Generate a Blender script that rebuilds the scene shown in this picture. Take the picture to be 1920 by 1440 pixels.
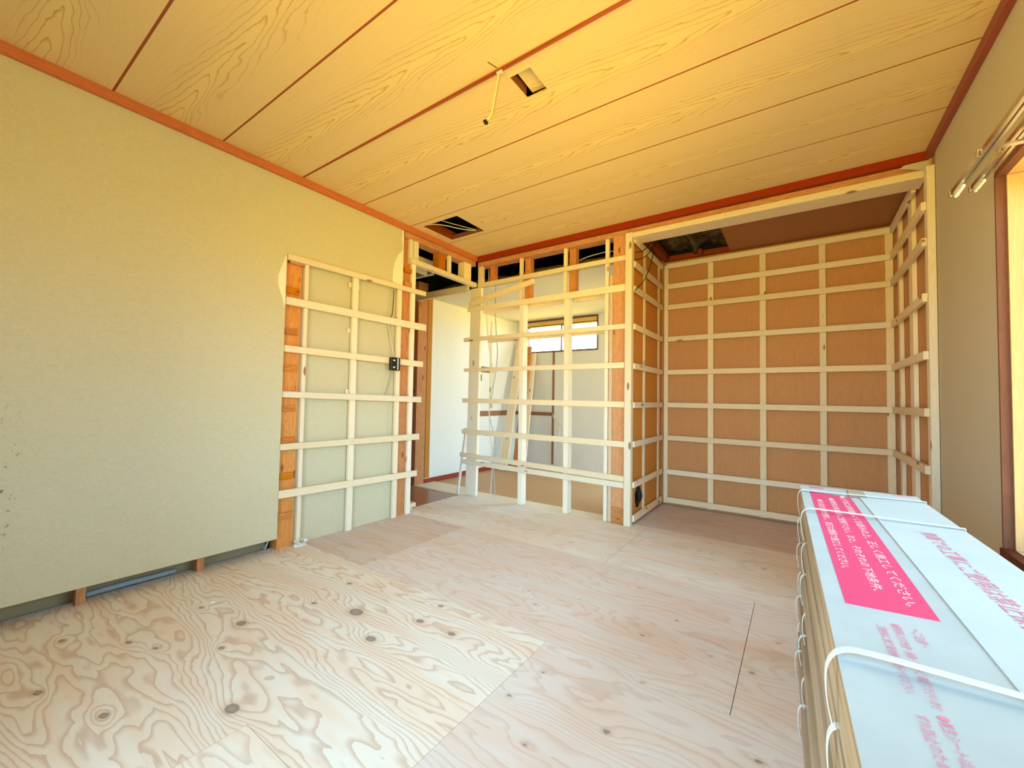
import bpy, bmesh, math, random
import numpy as np
from mathutils import Vector, Matrix, noise as mnoise
random.seed(7); rng = np.random.default_rng(7)
for o in list(bpy.data.objects): bpy.data.objects.remove(o)
S = bpy.context.scene; COL = S.collection

# ------------------------------------------------------------------ camera
cd = bpy.data.cameras.new('camera'); cam = bpy.data.objects.new('camera', cd); COL.objects.link(cam)
S.camera = cam
YAW, PIT, ROL, FPX = 0.6088, 0.0342, 0.0171, 772.32
fw = Vector((-math.sin(YAW)*math.cos(PIT), math.cos(YAW)*math.cos(PIT), math.sin(PIT)))
rt = Vector((math.cos(YAW), math.sin(YAW), 0)); up = rt.cross(fw)
r2 = rt*math.cos(ROL) + up*math.sin(ROL); u2 = -rt*math.sin(ROL) + up*math.cos(ROL)
M = Matrix((r2, u2, -fw)).transposed().to_4x4(); M.translation = (2.5968, -3.1068, 1.0197)
cam.matrix_world = M
cd.sensor_fit = 'HORIZONTAL'; cd.sensor_width = 36; cd.lens = FPX*36/1920; cd.clip_start = .02

# ------------------------------------------------------------------ light
S.view_settings.view_transform = 'Standard'; S.view_settings.look = 'None'
S.view_settings.gamma = 1; S.view_settings.use_curve_mapping = False
S.view_settings.exposure = 0.12
W = bpy.data.worlds.new('daylight'); S.world = W; W.use_nodes = True
nt = W.node_tree; nt.nodes.clear()
tc = nt.nodes.new('ShaderNodeTexCoord'); sx = nt.nodes.new('ShaderNodeSeparateXYZ')
rp = nt.nodes.new('ShaderNodeValToRGB'); mr = nt.nodes.new('ShaderNodeMapRange')
bg = nt.nodes.new('ShaderNodeBackground'); wo = nt.nodes.new('ShaderNodeOutputWorld')
nt.links.new(tc.outputs['Generated'], sx.inputs[0]); nt.links.new(sx.outputs['Z'], mr.inputs['Value'])
mr.inputs['From Min'].default_value = -.5; mr.inputs['From Max'].default_value = .5
nt.links.new(mr.outputs[0], rp.inputs[0]); nt.links.new(rp.outputs[0], bg.inputs[0]); nt.links.new(bg.outputs[0], wo.inputs[0])
e = rp.color_ramp.elements       # sunlit warm ground below the horizon, blue-white hazy sky above
e[0].position = .40; e[0].color = (.86, .58, .08, 1)
e[1].position = .60; e[1].color = (.50, .79, 1.0, 1)
bg.inputs['Strength'].default_value = 11.0
def area(name, loc, rot, sx_, sy_, col, pw, portal=False):
    l = bpy.data.lights.new(name, 'AREA'); l.shape = 'RECTANGLE'; l.size = sx_; l.size_y = sy_
    l.color = col; l.energy = pw
    if portal: l.cycles.is_portal = True
    o = bpy.data.objects.new(name, l); COL.objects.link(o); o.location = loc; o.rotation_euler = rot
    return o
H = math.pi/2
area('daylight_portal', (3.47, -1.70, 1.2), (0, H, 0), 1.5, 1.8, (1, 1, 1), 1, True)            # side window
area('daylight_portal', (2.1, -3.72, 1.0), (H, 0, 0), 2.0, 2.1, (1, 1, 1), 1, True)             # unseen door behind the camera, added for fill light
area('daylight_portal', (-.25, 2.32, 1.9), (-H, 0, 0), 1.3, .55, (1, 1, 1), 1, True)            # hall window
area('daylight_portal', (1.56, 1.65, 1.2), (0, H, 0), 2.1, .9, (1, 1, 1), 1, True)              # unseen hall side opening, added to brighten the hall

# ------------------------------------------------------------------ material helpers
def newmat(name):
    m = bpy.data.materials.new(name); m.use_nodes = True; t = m.node_tree
    b = t.nodes['Principled BSDF']; b.inputs['Roughness'].default_value = .75
    b.inputs['Specular IOR Level'].default_value = .25
    return m, t, b
def N(t, kind, **kw):
    n = t.nodes.new(kind)
    for k, v in kw.items(): setattr(n, k, v)
    return n
def math_(t, op, a, b=None, c=None):
    n = N(t, 'ShaderNodeMath', operation=op)
    for i, v in enumerate((a, b, c)):
        if v is None: continue
        if isinstance(v, (int, float)): n.inputs[i].default_value = v
        else: t.links.new(v, n.inputs[i])
    return n.outputs[0]
def mixc(t, f, a, b, mode='MIX'):
    n = N(t, 'ShaderNodeMix', data_type='RGBA', blend_type=mode)
    for sock, v in ((0, f), (6, a), (7, b)):
        if isinstance(v, (int, float)): n.inputs[sock].default_value = v
        elif isinstance(v, tuple): n.inputs[sock].default_value = (*v[:3], 1)
        else: t.links.new(v, n.inputs[sock])
    return n.outputs[2]
def rng_(t, v, a, b, c=0., d=1.):
    n = N(t, 'ShaderNodeMapRange', interpolation_type='SMOOTHSTEP'); t.links.new(v, n.inputs[0])
    for i, x in enumerate((a, b, c, d)): n.inputs[i+1].default_value = x
    return n.outputs[0]
def coords(t, scale=(1, 1, 1), loc=(0, 0, 0), rand=False):
    c = N(t, 'ShaderNodeTexCoord'); mp = N(t, 'ShaderNodeMapping')
    src = c.outputs['Object']
    if rand:
        oi = N(t, 'ShaderNodeObjectInfo'); v = N(t, 'ShaderNodeVectorMath', operation='SCALE'); v.inputs[0].default_value = (7.3, 5.1, 9.7)
        t.links.new(oi.outputs['Random'], v.inputs['Scale'])
        a = N(t, 'ShaderNodeVectorMath', operation='ADD'); t.links.new(src, a.inputs[0]); t.links.new(v.outputs[0], a.inputs[1]); src = a.outputs[0]
    t.links.new(src, mp.inputs[0]); mp.inputs['Scale'].default_value = scale; mp.inputs['Location'].default_value = loc
    return mp.outputs[0]
def noise(t, vec, scale=5, detail=3, rough=.5, dist=0):
    n = N(t, 'ShaderNodeTexNoise'); t.links.new(vec, n.inputs[0])
    n.inputs['Scale'].default_value = scale; n.inputs['Detail'].default_value = detail
    n.inputs['Roughness'].default_value = rough; n.inputs['Distortion'].default_value = dist
    return n.outputs[0]
def bump(t, b, h, s=.2, d=.002):
    n = N(t, 'ShaderNodeBump'); n.inputs['Strength'].default_value = s; n.inputs['Distance'].default_value = d
    t.links.new(h, n.inputs['Height']); t.links.new(n.outputs[0], b.inputs['Normal'])

def wood(name, light, dark, axis='x', contrast=.5, knots=None, rough=.7):
    """straight-grained sawn timber; grain runs along the given axis, shifted per object"""
    m, t, b = newmat(name); b.inputs['Roughness'].default_value = rough
    sc = {'x': (1.5, 14, 14), 'y': (14, 1.5, 14), 'z': (14, 14, 1.5)}[axis]
    v = coords(t, sc, rand=True)
    n1 = noise(t, v, 1.6, 3, .55, .6)
    w = math_(t, 'FRACT', math_(t, 'MULTIPLY', n1, 9))
    ln = rng_(t, w, .0, .9)
    n2 = noise(t, v, 9, 3)
    f = math_(t, 'MULTIPLY', math_(t, 'ADD', math_(t, 'MULTIPLY', ln, .65), math_(t, 'MULTIPLY', n2, .35)), contrast)
    c = mixc(t, f, light, dark)
    oi = N(t, 'ShaderNodeObjectInfo')
    hv = N(t, 'ShaderNodeHueSaturation'); t.links.new(c, hv.inputs['Color'])
    t.links.new(rng_(t, oi.outputs['Random'], 0, 1, .9, 1.06), hv.inputs['Value'])
    t.links.new(rng_(t, math_(t, 'FRACT', math_(t, 'MULTIPLY', oi.outputs['Random'], 13.7)), 0, 1, .85, 1.18), hv.inputs['Saturation'])
    c = hv.outputs[0]
    if knots:
        vk = coords(t, {'x': (3, 9, 9), 'y': (9, 3, 9), 'z': (9, 9, 3)}[axis], rand=True)
        vo = N(t, 'ShaderNodeTexVoronoi'); t.links.new(vk, vo.inputs[0]); vo.inputs['Scale'].default_value = 1.1
        c = mixc(t, rng_(t, vo.outputs['Distance'], .07, .13, .9, 0), c, knots)
    t.links.new(c, b.inputs['Base Color']); bump(t, b, n2, .15, .001)
    return m
PALE, PALED = (.92, .82, .64), (.78, .60, .40)
KN = (.30, .12, .05)
P = {a: wood('pale_pine_'+a, PALE, PALED, a, .42, KN) for a in 'xyz'}
WH = {a: wood('white_fir_'+a, (.92, .87, .77), (.80, .69, .54), a, .35, (.45, .25, .12)) for a in 'xyz'}
OR = {a: wood('old_orange_timber_'+a, (.70, .30, .085), (.40, .12, .03), a, .7, (.2, .05, .02)) for a in 'xyz'}
PK = wood('pinkish_post_timber', (.80, .42, .20), (.58, .24, .09), 'z', .7, (.22, .06, .03))
RED = {a: wood('red_stained_moulding_'+a, (.36, .048, .016), (.24, .024, .010), a, .5, rough=.45) for a in 'xy'}
REDL = wood('orange_red_moulding_y', (.62, .16, .025), (.40, .07, .012), 'y', .5, rough=.45)
VARN = wood('brown_varnished_board', (.42, .15, .05), (.27, .08, .025), 'x', .6, rough=.25)
ATT = wood('dark_attic_timber', (.30, .075, .03), (.16, .035, .015), 'y', .6)

def plain(name, c, rough=.7, metal=0, spec=.3, emit=None, grain=0, gs=60, c2=None):
    m, t, b = newmat(name); b.inputs['Base Color'].default_value = (*c, 1); b.inputs['Roughness'].default_value = rough
    b.inputs['Metallic'].default_value = metal; b.inputs['Specular IOR Level'].default_value = spec
    v = coords(t); n = noise(t, v, gs, 3)
    if c2 is None: c2 = tuple(x*.8 for x in c)
    t.links.new(mixc(t, math_(t, 'MULTIPLY', n, .5 if not grain else grain), c, c2), b.inputs['Base Color'])
    bump(t, b, n, .08, .001)
    return m
# wallpaper: fibrous beige-green, faint horizontal sheet lines, a few dark mildew specks by the near edge
def wallpaper(name, c1, c2, specks=False):
    m, t, b = newmat(name); b.inputs['Roughness'].default_value = .9
    v = coords(t, (1, 1, 1)); n = noise(t, v, 260, 3, .6); n2 = noise(t, coords(t, (1, .6, 1.6)), 70, 4, .65); n3 = noise(t, v, 2.2, 3)
    f = math_(t, 'ADD', math_(t, 'MULTIPLY', rng_(t, n, .35, .7), .45), math_(t, 'MULTIPLY', rng_(t, n2, .35, .7), .22))
    c = mixc(t, f, c1, c2)
    c = mixc(t, math_(t, 'MULTIPLY', n3, .12), c, (.50, .42, .22))
    if specks:
        s = N(t, 'ShaderNodeSeparateXYZ'); t.links.new(N(t, 'ShaderNodeTexCoord').outputs['Object'], s.inputs[0])
        m1 = rng_(t, s.outputs['Y'], -2.90, -2.83, 1, 0)
        m2 = math_(t, 'MULTIPLY', rng_(t, s.outputs['Z'], .3, .5, 0, 1), rng_(t, s.outputs['Z'], .85, 1.0, 1, 0))
        sp = rng_(t, noise(t, coords(t, (1, 1.4, 1)), 42, 3, .7), .60, .66)
        c = mixc(t, math_(t, 'MULTIPLY', math_(t, 'MULTIPLY', m1, m2), math_(t, 'MULTIPLY', sp, .75)), c, (.06, .06, .05))
    t.links.new(c, b.inputs['Base Color']); bump(t, b, n2, .25, .002)
    return m
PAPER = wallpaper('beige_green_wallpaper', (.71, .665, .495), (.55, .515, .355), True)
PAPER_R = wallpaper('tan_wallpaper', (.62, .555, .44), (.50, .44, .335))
WHITEW = wallpaper('hall_off_white_wallpaper', (.83, .86, .88), (.75, .78, .79))
TORN = plain('torn_paper_backing', (.97, .94, .83), .9)
CEIL_H = wallpaper('hall_ceiling_paper', (.80, .80, .74), (.72, .71, .62))
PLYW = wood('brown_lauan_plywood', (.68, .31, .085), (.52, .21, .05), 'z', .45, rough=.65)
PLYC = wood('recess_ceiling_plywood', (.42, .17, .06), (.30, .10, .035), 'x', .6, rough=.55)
JAMB = wood('orange_jamb_plywood', (.80, .48, .17), (.66, .33, .09), 'z', .5, rough=.6)
SHADE = plain('painted_void_shade', (.012, .011, .010), .9)  # near-black colour that paints the shade of voids and attic
UNDER = plain('underfloor_painted_shade', (.10, .085, .06), .9)  # dark colour painting the shade below the floor
TAN = plain('old_tan_board', (.42, .33, .19), .85)
BLACKP = plain('black_plastic', (.012, .012, .012), .4)
WHITEP = plain('white_plastic', (.85, .85, .82), .4)
CHROME = plain('chrome_metal', (.80, .79, .76), .22, 1.0, .5)
ALU = plain('brown_aluminium_sash', (.16, .07, .045), .45)
SILV = plain('silver_sash', (.55, .60, .64), .4, .6)
CABW = plain('grey_white_cable', (.72, .70, .62), .5)
CABB = plain('blue_grey_cable', (.42, .47, .55), .5)
WOOL = plain('yellow_glass_wool', (.42, .36, .12), 1.0, c2=(.2, .16, .05), grain=1.0, gs=35)
PIPE = plain('dusty_blue_grey_pipe', (.28, .34, .42), .7, c2=(.5, .52, .55), grain=.8, gs=20)
PLAST = plain('white_plaster_lump', (.80, .80, .78), .9)
HALLF = wood('hall_brown_plywood_floor', (.62, .42, .27), (.48, .30, .17), 'x', .6, rough=.5)
def foil():
    m, t, b = newmat('crumpled_black_film'); b.inputs['Base Color'].default_value = (.02, .014, .01, 1)
    b.inputs['Roughness'].default_value = .12; b.inputs['Specular IOR Level'].default_value = 1.0; b.inputs['Coat Weight'].default_value = .5
    n = noise(t, coords(t), 26, 5, .7, 1.0); bump(t, b, n, 1.0, .03); return m
FOIL = foil()
def glass():
    m = bpy.data.materials.new('window_glass'); m.use_nodes = True; t = m.node_tree; t.nodes.clear()
    o = N(t, 'ShaderNodeOutputMaterial'); tr = N(t, 'ShaderNodeBsdfTransparent'); gl = N(t, 'ShaderNodeBsdfGlossy'); mx = N(t, 'ShaderNodeMixShader')
    tr.inputs[0].default_value = (.96, .98, .98, 1); gl.inputs['Roughness'].default_value = .03
    fr = N(t, 'ShaderNodeFresnel'); fr.inputs[0].default_value = 1.3
    t.links.new(fr.outputs[0], mx.inputs[0]); t.links.new(tr.outputs[0], mx.inputs[1]); t.links.new(gl.outputs[0], mx.inputs[2]); t.links.new(mx.outputs[0], o.inputs[0])
    return m
GLASS = glass()

# printed cedar ceiling boards: nested pointed arches down the middle of each board
PITCH, YS = .4593, -.339
def ceiling_mat():
    m, t, b = newmat('yellow_cedar_ceiling_board'); b.inputs['Roughness'].default_value = .6
    tc_ = N(t, 'ShaderNodeTexCoord'); s = N(t, 'ShaderNodeSeparateXYZ'); t.links.new(tc_.outputs['Object'], s.inputs[0])
    k = math_(t, 'DIVIDE', math_(t, 'SUBTRACT', s.outputs['Y'], YS), PITCH)
    idx = math_(t, 'FLOOR', k); v = math_(t, 'MULTIPLY', math_(t, 'SUBTRACT', math_(t, 'FRACT', k), .5), PITCH)
    wn = N(t, 'ShaderNodeTexWhiteNoise', noise_dimensions='1D'); t.links.new(idx, wn.inputs['W'])
    cb = N(t, 'ShaderNodeCombineXYZ'); t.links.new(math_(t, 'MULTIPLY', s.outputs['X'], 1.3), cb.inputs[0])
    t.links.new(math_(t, 'ADD', math_(t, 'MULTIPLY', s.outputs['Y'], 5), math_(t, 'MULTIPLY', idx, 3.7)), cb.inputs[1])
    nn = noise(t, cb.outputs[0], 1.4, 2)
    nf = noise(t, cb.outputs[0], 7, 3)
    v = math_(t, 'ADD', v, math_(t, 'MULTIPLY', math_(t, 'SUBTRACT', wn.outputs['Value'], .5), .05))
    av = math_(t, 'ADD', v, math_(t, 'MULTIPLY', math_(t, 'SUBTRACT', nn, .5), .10))
    aa = math_(t, 'SQRT', math_(t, 'ADD', math_(t, 'MULTIPLY', av, av), .00004))
    g = math_(t, 'ADD', math_(t, 'ADD', s.outputs['X'], math_(t, 'MULTIPLY', aa, 9.0)),
              math_(t, 'ADD', math_(t, 'MULTIPLY', nn, .5), math_(t, 'MULTIPLY', nf, .22)))
    g = math_(t, 'ADD', math_(t, 'MULTIPLY', g, 4.6), math_(t, 'MULTIPLY', wn.outputs['Value'], 5))
    fr = math_(t, 'FRACT', g)
    ln = math_(t, 'MULTIPLY', rng_(t, fr, .74, .95), rng_(t, fr, .95, .99, 1, 0))
    msk = rng_(t, aa, .03, .13, 1, .10)
    cb2 = N(t, 'ShaderNodeCombineXYZ'); t.links.new(math_(t, 'MULTIPLY', s.outputs['X'], .6), cb2.inputs[0]); t.links.new(math_(t, 'MULTIPLY', s.outputs['Y'], 60), cb2.inputs[1])
    st = noise(t, cb2.outputs[0], 1.5, 3)
    c = mixc(t, math_(t, 'MULTIPLY', st, .5), (.80, .60, .30), (.74, .52, .21))
    heart = rng_(t, aa, .015, .06, .45, 0)
    c = mixc(t, heart, c, (.86, .66, .26))
    c = mixc(t, math_(t, 'MULTIPLY', math_(t, 'MULTIPLY', ln, msk), .62), c, (.46, .20, .03))
    t.links.new(c, b.inputs['Base Color']); return m
CEILM = ceiling_mat()
SEAM = plain('red_brown_ceiling_batten', (.34, .075, .02), .6)

# plywood floor: grain height field comes in as a smooth vertex attribute, lines are cut in the shader
def floor_mat():
    m, t, b = newmat('sanded_plywood_floor'); b.inputs['Roughness'].default_value = .62
    g = N(t, 'ShaderNodeAttribute', attribute_name='grain').outputs['Fac']
    bd = N(t, 'ShaderNodeAttribute', attribute_name='bold').outputs['Fac']
    kn = N(t, 'ShaderNodeAttribute', attribute_name='knot').outputs['Fac']
    tint = N(t, 'ShaderNodeAttribute', attribute_name='tint').outputs['Color']
    fn = noise(t, coords(t, (6, 60, 1)), 3, 3, .6)
    gg = math_(t, 'ADD', g, math_(t, 'MULTIPLY', fn, .16))
    fr = math_(t, 'FRACT', gg)
    ln = math_(t, 'MULTIPLY', rng_(t, fr, .50, .95), rng_(t, fr, .95, 1., 1, 0))
    band = rng_(t, noise(t, coords(t, (1.3, 7, 1), (3, 1, 0)), 1.3, 3, .6, .5), .40, .62)
    c = mixc(t, math_(t, 'MULTIPLY', band, .75), tint, mixc(t, 1., tint, (1.0, .87, .78), 'MULTIPLY'))
    c = mixc(t, math_(t, 'MULTIPLY', ln, math_(t, 'MULTIPLY', bd, .46)), c, mixc(t, 1., tint, (.62, .40, .27), 'MULTIPLY'))
    st = rng_(t, noise(t, coords(t, (5, 90, 1)), 2.0, 4, .7), .62, .78)
    c = mixc(t, math_(t, 'MULTIPLY', st, .42), c, mixc(t, 1., tint, (.60, .42, .33), 'MULTIPLY'))
    c = mixc(t, rng_(t, kn, .1, .9, 0, .28), c, (.42, .26, .17))
    c = mixc(t, rng_(t, kn, .80, .95, 0, .75), c, (.20, .15, .125))
    c = mixc(t, rng_(t, kn, 1.02, 1.2, 0, .75), c, (.40, .32, .28))
    t.links.new(c, b.inputs['Base Color']); bump(t, b, fn, .08, .001); return m
FLOORM = floor_mat()

# ------------------------------------------------------------------ mesh helpers
def link(name, bm, mats, parent=None):
    me = bpy.data.meshes.new(name); bm.to_mesh(me); bm.free()
    for m in (mats if isinstance(mats, (list, tuple)) else [mats]): me.materials.append(m)
    o = bpy.data.objects.new(name, me); COL.objects.link(o)
    if parent: o.parent = parent
    return o
def add_box(bm, lo, hi, mi=0, bev=0):
    b2 = bmesh.new(); bmesh.ops.create_cube(b2, size=1)
    for v in b2.verts: v.co = Vector([lo[i]+(v.co[i]+.5)*(hi[i]-lo[i]) for i in range(3)])
    if bev: bmesh.ops.bevel(b2, geom=b2.edges[:], offset=bev, segments=1, affect='EDGES')
    _merge(bm, b2, mi)
def _merge(bm, b2, mi=0):
    vs = [bm.verts.new(v.co) for v in b2.verts]; b2.verts.index_update()
    for f in b2.faces:
        nf = bm.faces.new([vs[v.index] for v in f.verts]); nf.material_index = mi; nf.smooth = f.smooth
    b2.free()
def add_slab(bm, quad, off, mi=0, bev=.0012):
    """quad: 3-D outline of one face, off: thickness vector"""
    b2 = bmesh.new(); off = Vector(off)
    a = [b2.verts.new(Vector(q)) for q in quad]; c = [b2.verts.new(Vector(q)+off) for q in quad]
    n = len(quad); b2.faces.new(a); b2.faces.new(c[::-1])
    for i in range(n): b2.faces.new([a[i], c[i], c[(i+1) % n], a[(i+1) % n]])
    bmesh.ops.recalc_face_normals(b2, faces=b2.faces[:])
    if bev: bmesh.ops.bevel(b2, geom=b2.edges[:], offset=bev, segments=1, affect='EDGES')
    _merge(bm, b2, mi)
def add_tube(bm, pts, r, n=8, mi=0):
    pts = [Vector(p) for p in pts]; rings = []
    for i, p in enumerate(pts):
        d = (pts[min(i+1, len(pts)-1)]-pts[max(i-1, 0)]).normalized()
        a = d.cross(Vector((.31, .22, .92)));  a = a.normalized() if a.length > .05 else d.cross(Vector((1, 0, 0))).normalized()
        c = d.cross(a); rr = r[i] if isinstance(r, (list, tuple)) else r
        rings.append([bm.verts.new(p+(a*math.cos(k*2*math.pi/n)+c*math.sin(k*2*math.pi/n))*rr) for k in range(n)])
    for i in range(len(rings)-1):
        for k in range(n):
            f = bm.faces.new([rings[i][k], rings[i][(k+1) % n], rings[i+1][(k+1) % n], rings[i+1][k]]); f.smooth = True; f.material_index = mi
    for rg in (rings[0], rings[-1]):
        f = bm.faces.new(rg); f.material_index = mi
def smooth_path(pts, k=6):
    pts = [Vector(p) for p in pts]; out = []
    for i in range(len(pts)-1):
        p0 = pts[max(i-1, 0)]; p1 = pts[i]; p2 = pts[i+1]; p3 = pts[min(i+2, len(pts)-1)]
        for j in range(k):
            s = j/k; out.append(.5*((2*p1)+(p2-p0)*s+(2*p0-5*p1+4*p2-p3)*s*s+(3*p1-p0-3*p2+p3)*s**3))
    return out+[pts[-1]]
def tag(o, label, cat, group=None, kind=None):
    o['label'] = label; o['category'] = cat
    if group: o['group'] = group
    if kind: o['kind'] = kind
    return o
def struct(name, bm, mats, label=None):
    o = link(name, bm, mats); o['kind'] = 'structure'
    if label: o['label'] = label
    return o
def empty(name, loc=(0, 0, 0), rz=0):
    o = bpy.data.objects.new(name, None); COL.objects.link(o); o.location = loc; o.rotation_euler = (0, 0, rz)
    o.empty_display_size = .05; return o
def boxobj(name, lo, hi, m, label=None, cat=None, group=None, bev=.0012, parent=None):
    bm = bmesh.new(); add_box(bm, lo, hi, 0, bev); o = link(name, bm, m, parent)
    if label: tag(o, label, cat, group)
    return o
def slabobj(name, quad, off, m, label=None, cat=None, group=None, parent=None, bev=.0012):
    bm = bmesh.new(); add_slab(bm, quad, off, 0, bev); o = link(name, bm, m, parent)
    if label: tag(o, label, cat, group)
    return o
def tubeobj(name, pts, r, m, label=None, cat=None, group=None, parent=None, sm=True, n=8):
    bm = bmesh.new(); add_tube(bm, smooth_path(pts) if sm else pts, r, n); o = link(name, bm, m, parent)
    if label: tag(o, label, cat, group)
    return o
ORD = ['lowest', 'second', 'third', 'fourth', 'fifth', 'sixth', 'seventh', 'eighth', 'ninth']

FZ = .03          # top of the plywood
CZ = 2.4525       # ceiling boards
# ------------------------------------------------------------------ floor
KNOTS = [  # x, y, size of the knots one sees in the sheets
 (.62,-2.28,.020),(1.13,-2.51,.022),(1.16,-2.02,.020),(1.40,-1.80,.015),(.93,-1.93,.030),(1.22,-1.81,.016),(.70,-2.0,.012),
 (.55,-2.55,.010),(.33,-2.33,.010),(.55,-2.85,.014),(.85,-2.75,.014),(.42,-2.60,.012),(1.20,-1.66,.012),(.65,-1.78,.012),(.75,-2.40,.012),
 (1.83,-1.78,.012),(1.80,-1.95,.013),(1.86,-2.30,.014),(2.12,-1.90,.016),(2.14,-1.62,.010),(2.31,-1.31,.012),(2.05,-1.33,.011),(2.45,-1.33,.013),
 (2.30,-2.05,.018),(2.10,-2.20,.013),(2.38,-2.24,.016),(2.46,-2.02,.014),(2.14,-1.12,.012),(2.50,-1.75,.014),(2.52,-1.05,.012),(1.95,-2.08,.012),
 (.95,-1.05,.009),(1.10,-1.12,.009),(1.20,-1.25,.010),(.98,-1.36,.009),(1.10,-1.42,.009),(1.35,-1.15,.010),(1.45,-1.28,.009),(1.55,-1.38,.010),(1.30,-.95,.008),
 (1.62,-1.02,.010),(1.70,-1.20,.009),(1.50,-.88,.008),(.80,-.95,.008),(1.9,-.9,.010),(1.75,-.80,.008),(1.3,-.5,.012),(1.1,-.35,.009),(1.68,-.15,.012),(2.05,-.12,.012),
 (2.42,-.20,.014),(.3,-.2,.010),(.75,-.1,.008),(2.1,.25,.009),(2.0,.55,.008),(1.6,-.55,.011),(.9,-.35,.007),(2.2,-.45,.009),
 (.30,-3.0,.014),(.20,-2.75,.012),(1.6,-2.75,.013),(1.5,-3.1,.015)]
SHEETS = [  # x0,x1,y0,y1, tint, grain boldness, figure scale
 (-.20, 1.235, -3.55, -1.605, (.84,.79,.735), 1.1, 1.1, 'c'), (1.235, 2.60, -3.55, -2.51, (.86,.82,.77), .8, .8), (2.60, 3.20, -3.55, -2.51, (.80,.73,.66), .6, .8),
 (1.235, 1.745, -2.51, -1.605, (.84,.79,.735), 1.1, 1.1, 'c'), (1.745, 3.20, -2.51, -1.605, (.76,.685,.655), .55, .8),
 (-.20, .50, -1.605, -.703, (.68,.58,.545), .45, .5), (.50, 2.412, -1.605, -.703, (.76,.69,.67), .55, .8), (2.412, 3.20, -1.605, -.703, (.76,.68,.64), .5, .8),
 (-.235, 1.62, -.703, .115, (.82,.79,.76), .5, .6), (1.62, 3.20, -.703, .19, (.82,.795,.77), .5, .6),
 (1.478, 3.20, .19, 1.03, (.68,.59,.57), .5, .5), (1.46, 1.62, .115, .19, (.82,.79,.76), .3, .6)]
def floor():
    V = []; F = []; gr = []; bo = []; kn = []; ti = []; sh = 0
    for (x0, x1, y0, y1, tint, bold, fs, *ex) in SHEETS:
        sh += 1; gap = 0 if ex else .0012; sd = 4 if ex else sh
        xs = np.arange(x0+gap, x1-gap, .0125); xs = np.append(xs, x1-gap); ys = np.arange(y0+gap, y1-gap, .0125); ys = np.append(ys, y1-gap)
        base = len(V); nx = len(xs)
        for y in ys:
            for x in xs:
                V.append((x, y, FZ))
                p = Vector((x*.62, y*3.6, sd*7.7))
                w = mnoise.noise(p)*1.0 + mnoise.noise(p*2.3)*.45 + mnoise.noise(Vector((x*3.1, y*11, sd*3.1)))*.26 + abs(mnoise.noise(Vector((x*7, y*30, sd*5.1))))*.14
                g = (w*8.0 + y*26)*fs; k = 0
                for (kx, ky, ks) in KNOTS:
                    dx = (x-kx)/2.2; dy = y-ky
                    if abs(dx) < .2 and abs(dy) < .2:
                        r = math.sqrt(dx*dx+dy*dy)/ks
                        g += 2.0*math.exp(-(r/2.3)**2)*(.3+bold*.7)*(1+.3*math.sin(kx*40))
                    rr = math.sqrt(((x-kx)/1.45)**2+dy*dy)/(ks*(.62+.3*(bold>.7)))
                    if rr < 2.4: k = max(k, 1.45-rr*.62)
                gr.append(g); bo.append(bold); kn.append(k); ti.append((*tint, 1))
        for j in range(len(ys)-1):
            for i in range(nx-1):
                a = base+j*nx+i; F.append((a, a+1, a+nx+1, a+nx))
        # edge skirts so the sheets have thickness
        cs = [(x0+gap, y0+gap), (x1-gap, y0+gap), (x1-gap, y1-gap), (x0+gap, y1-gap)]
        b = len(V)
        for c in cs: V.append((*c, FZ)); V.append((*c, FZ-.024))
        for _ in range(8): gr.append(0); bo.append(0); kn.append(0); ti.append((.75, .6, .42, 1))
        for i in range(4):
            j = (i+1) % 4; F.append((b+2*i+1, b+2*j+1, b+2*j, b+2*i))
    me = bpy.data.meshes.new('floor'); me.from_pydata(V, [], F); me.update()
    for nm, arr in (('grain', gr), ('bold', bo), ('knot', kn)):
        a = me.attributes.new(nm, 'FLOAT', 'POINT'); a.data.foreach_set('value', arr)
    a = me.attributes.new('tint', 'FLOAT_COLOR', 'POINT'); a.data.foreach_set('color', np.array(ti, 'f').ravel())
    me.materials.append(FLOORM); o = bpy.data.objects.new('floor', me); COL.objects.link(o)
    o['kind'] = 'structure'; o['label'] = 'sanded plywood sheets laid over the whole room floor'
floor()
bm = bmesh.new()       # unseen ground under joists and hall plywood, kept dark against light leaks
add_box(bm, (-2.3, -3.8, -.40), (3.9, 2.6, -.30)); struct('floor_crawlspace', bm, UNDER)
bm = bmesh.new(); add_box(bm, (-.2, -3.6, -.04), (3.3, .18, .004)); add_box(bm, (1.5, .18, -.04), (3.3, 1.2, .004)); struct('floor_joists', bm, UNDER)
bm = bmesh.new(); add_box(bm, (-2.2, .095, -.03), (1.44, 2.3, .005)); struct('floor_hall', bm, HALLF)
bm = bmesh.new()
for i, (x0, x1) in enumerate(((-1.0, -.36), (-.358, .52), (.522, 1.44))): add_box(bm, (x0, .125, .005), (x1, .44 if i == 0 else .35, .012), 0)
struct('floor_hall_strip', bm, wood('pale_hall_plywood', (.82, .75, .64), (.70, .60, .48), 'x', .4), 'pale plywood strip on the hall floor just behind the stud partition')
boxobj('threshold_board', (-1.0, -.70, -.02), (-.24, .090, .005), VARN, 'brown varnished floorboard in the doorway beside the pale plywood', 'floorboard')

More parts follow.
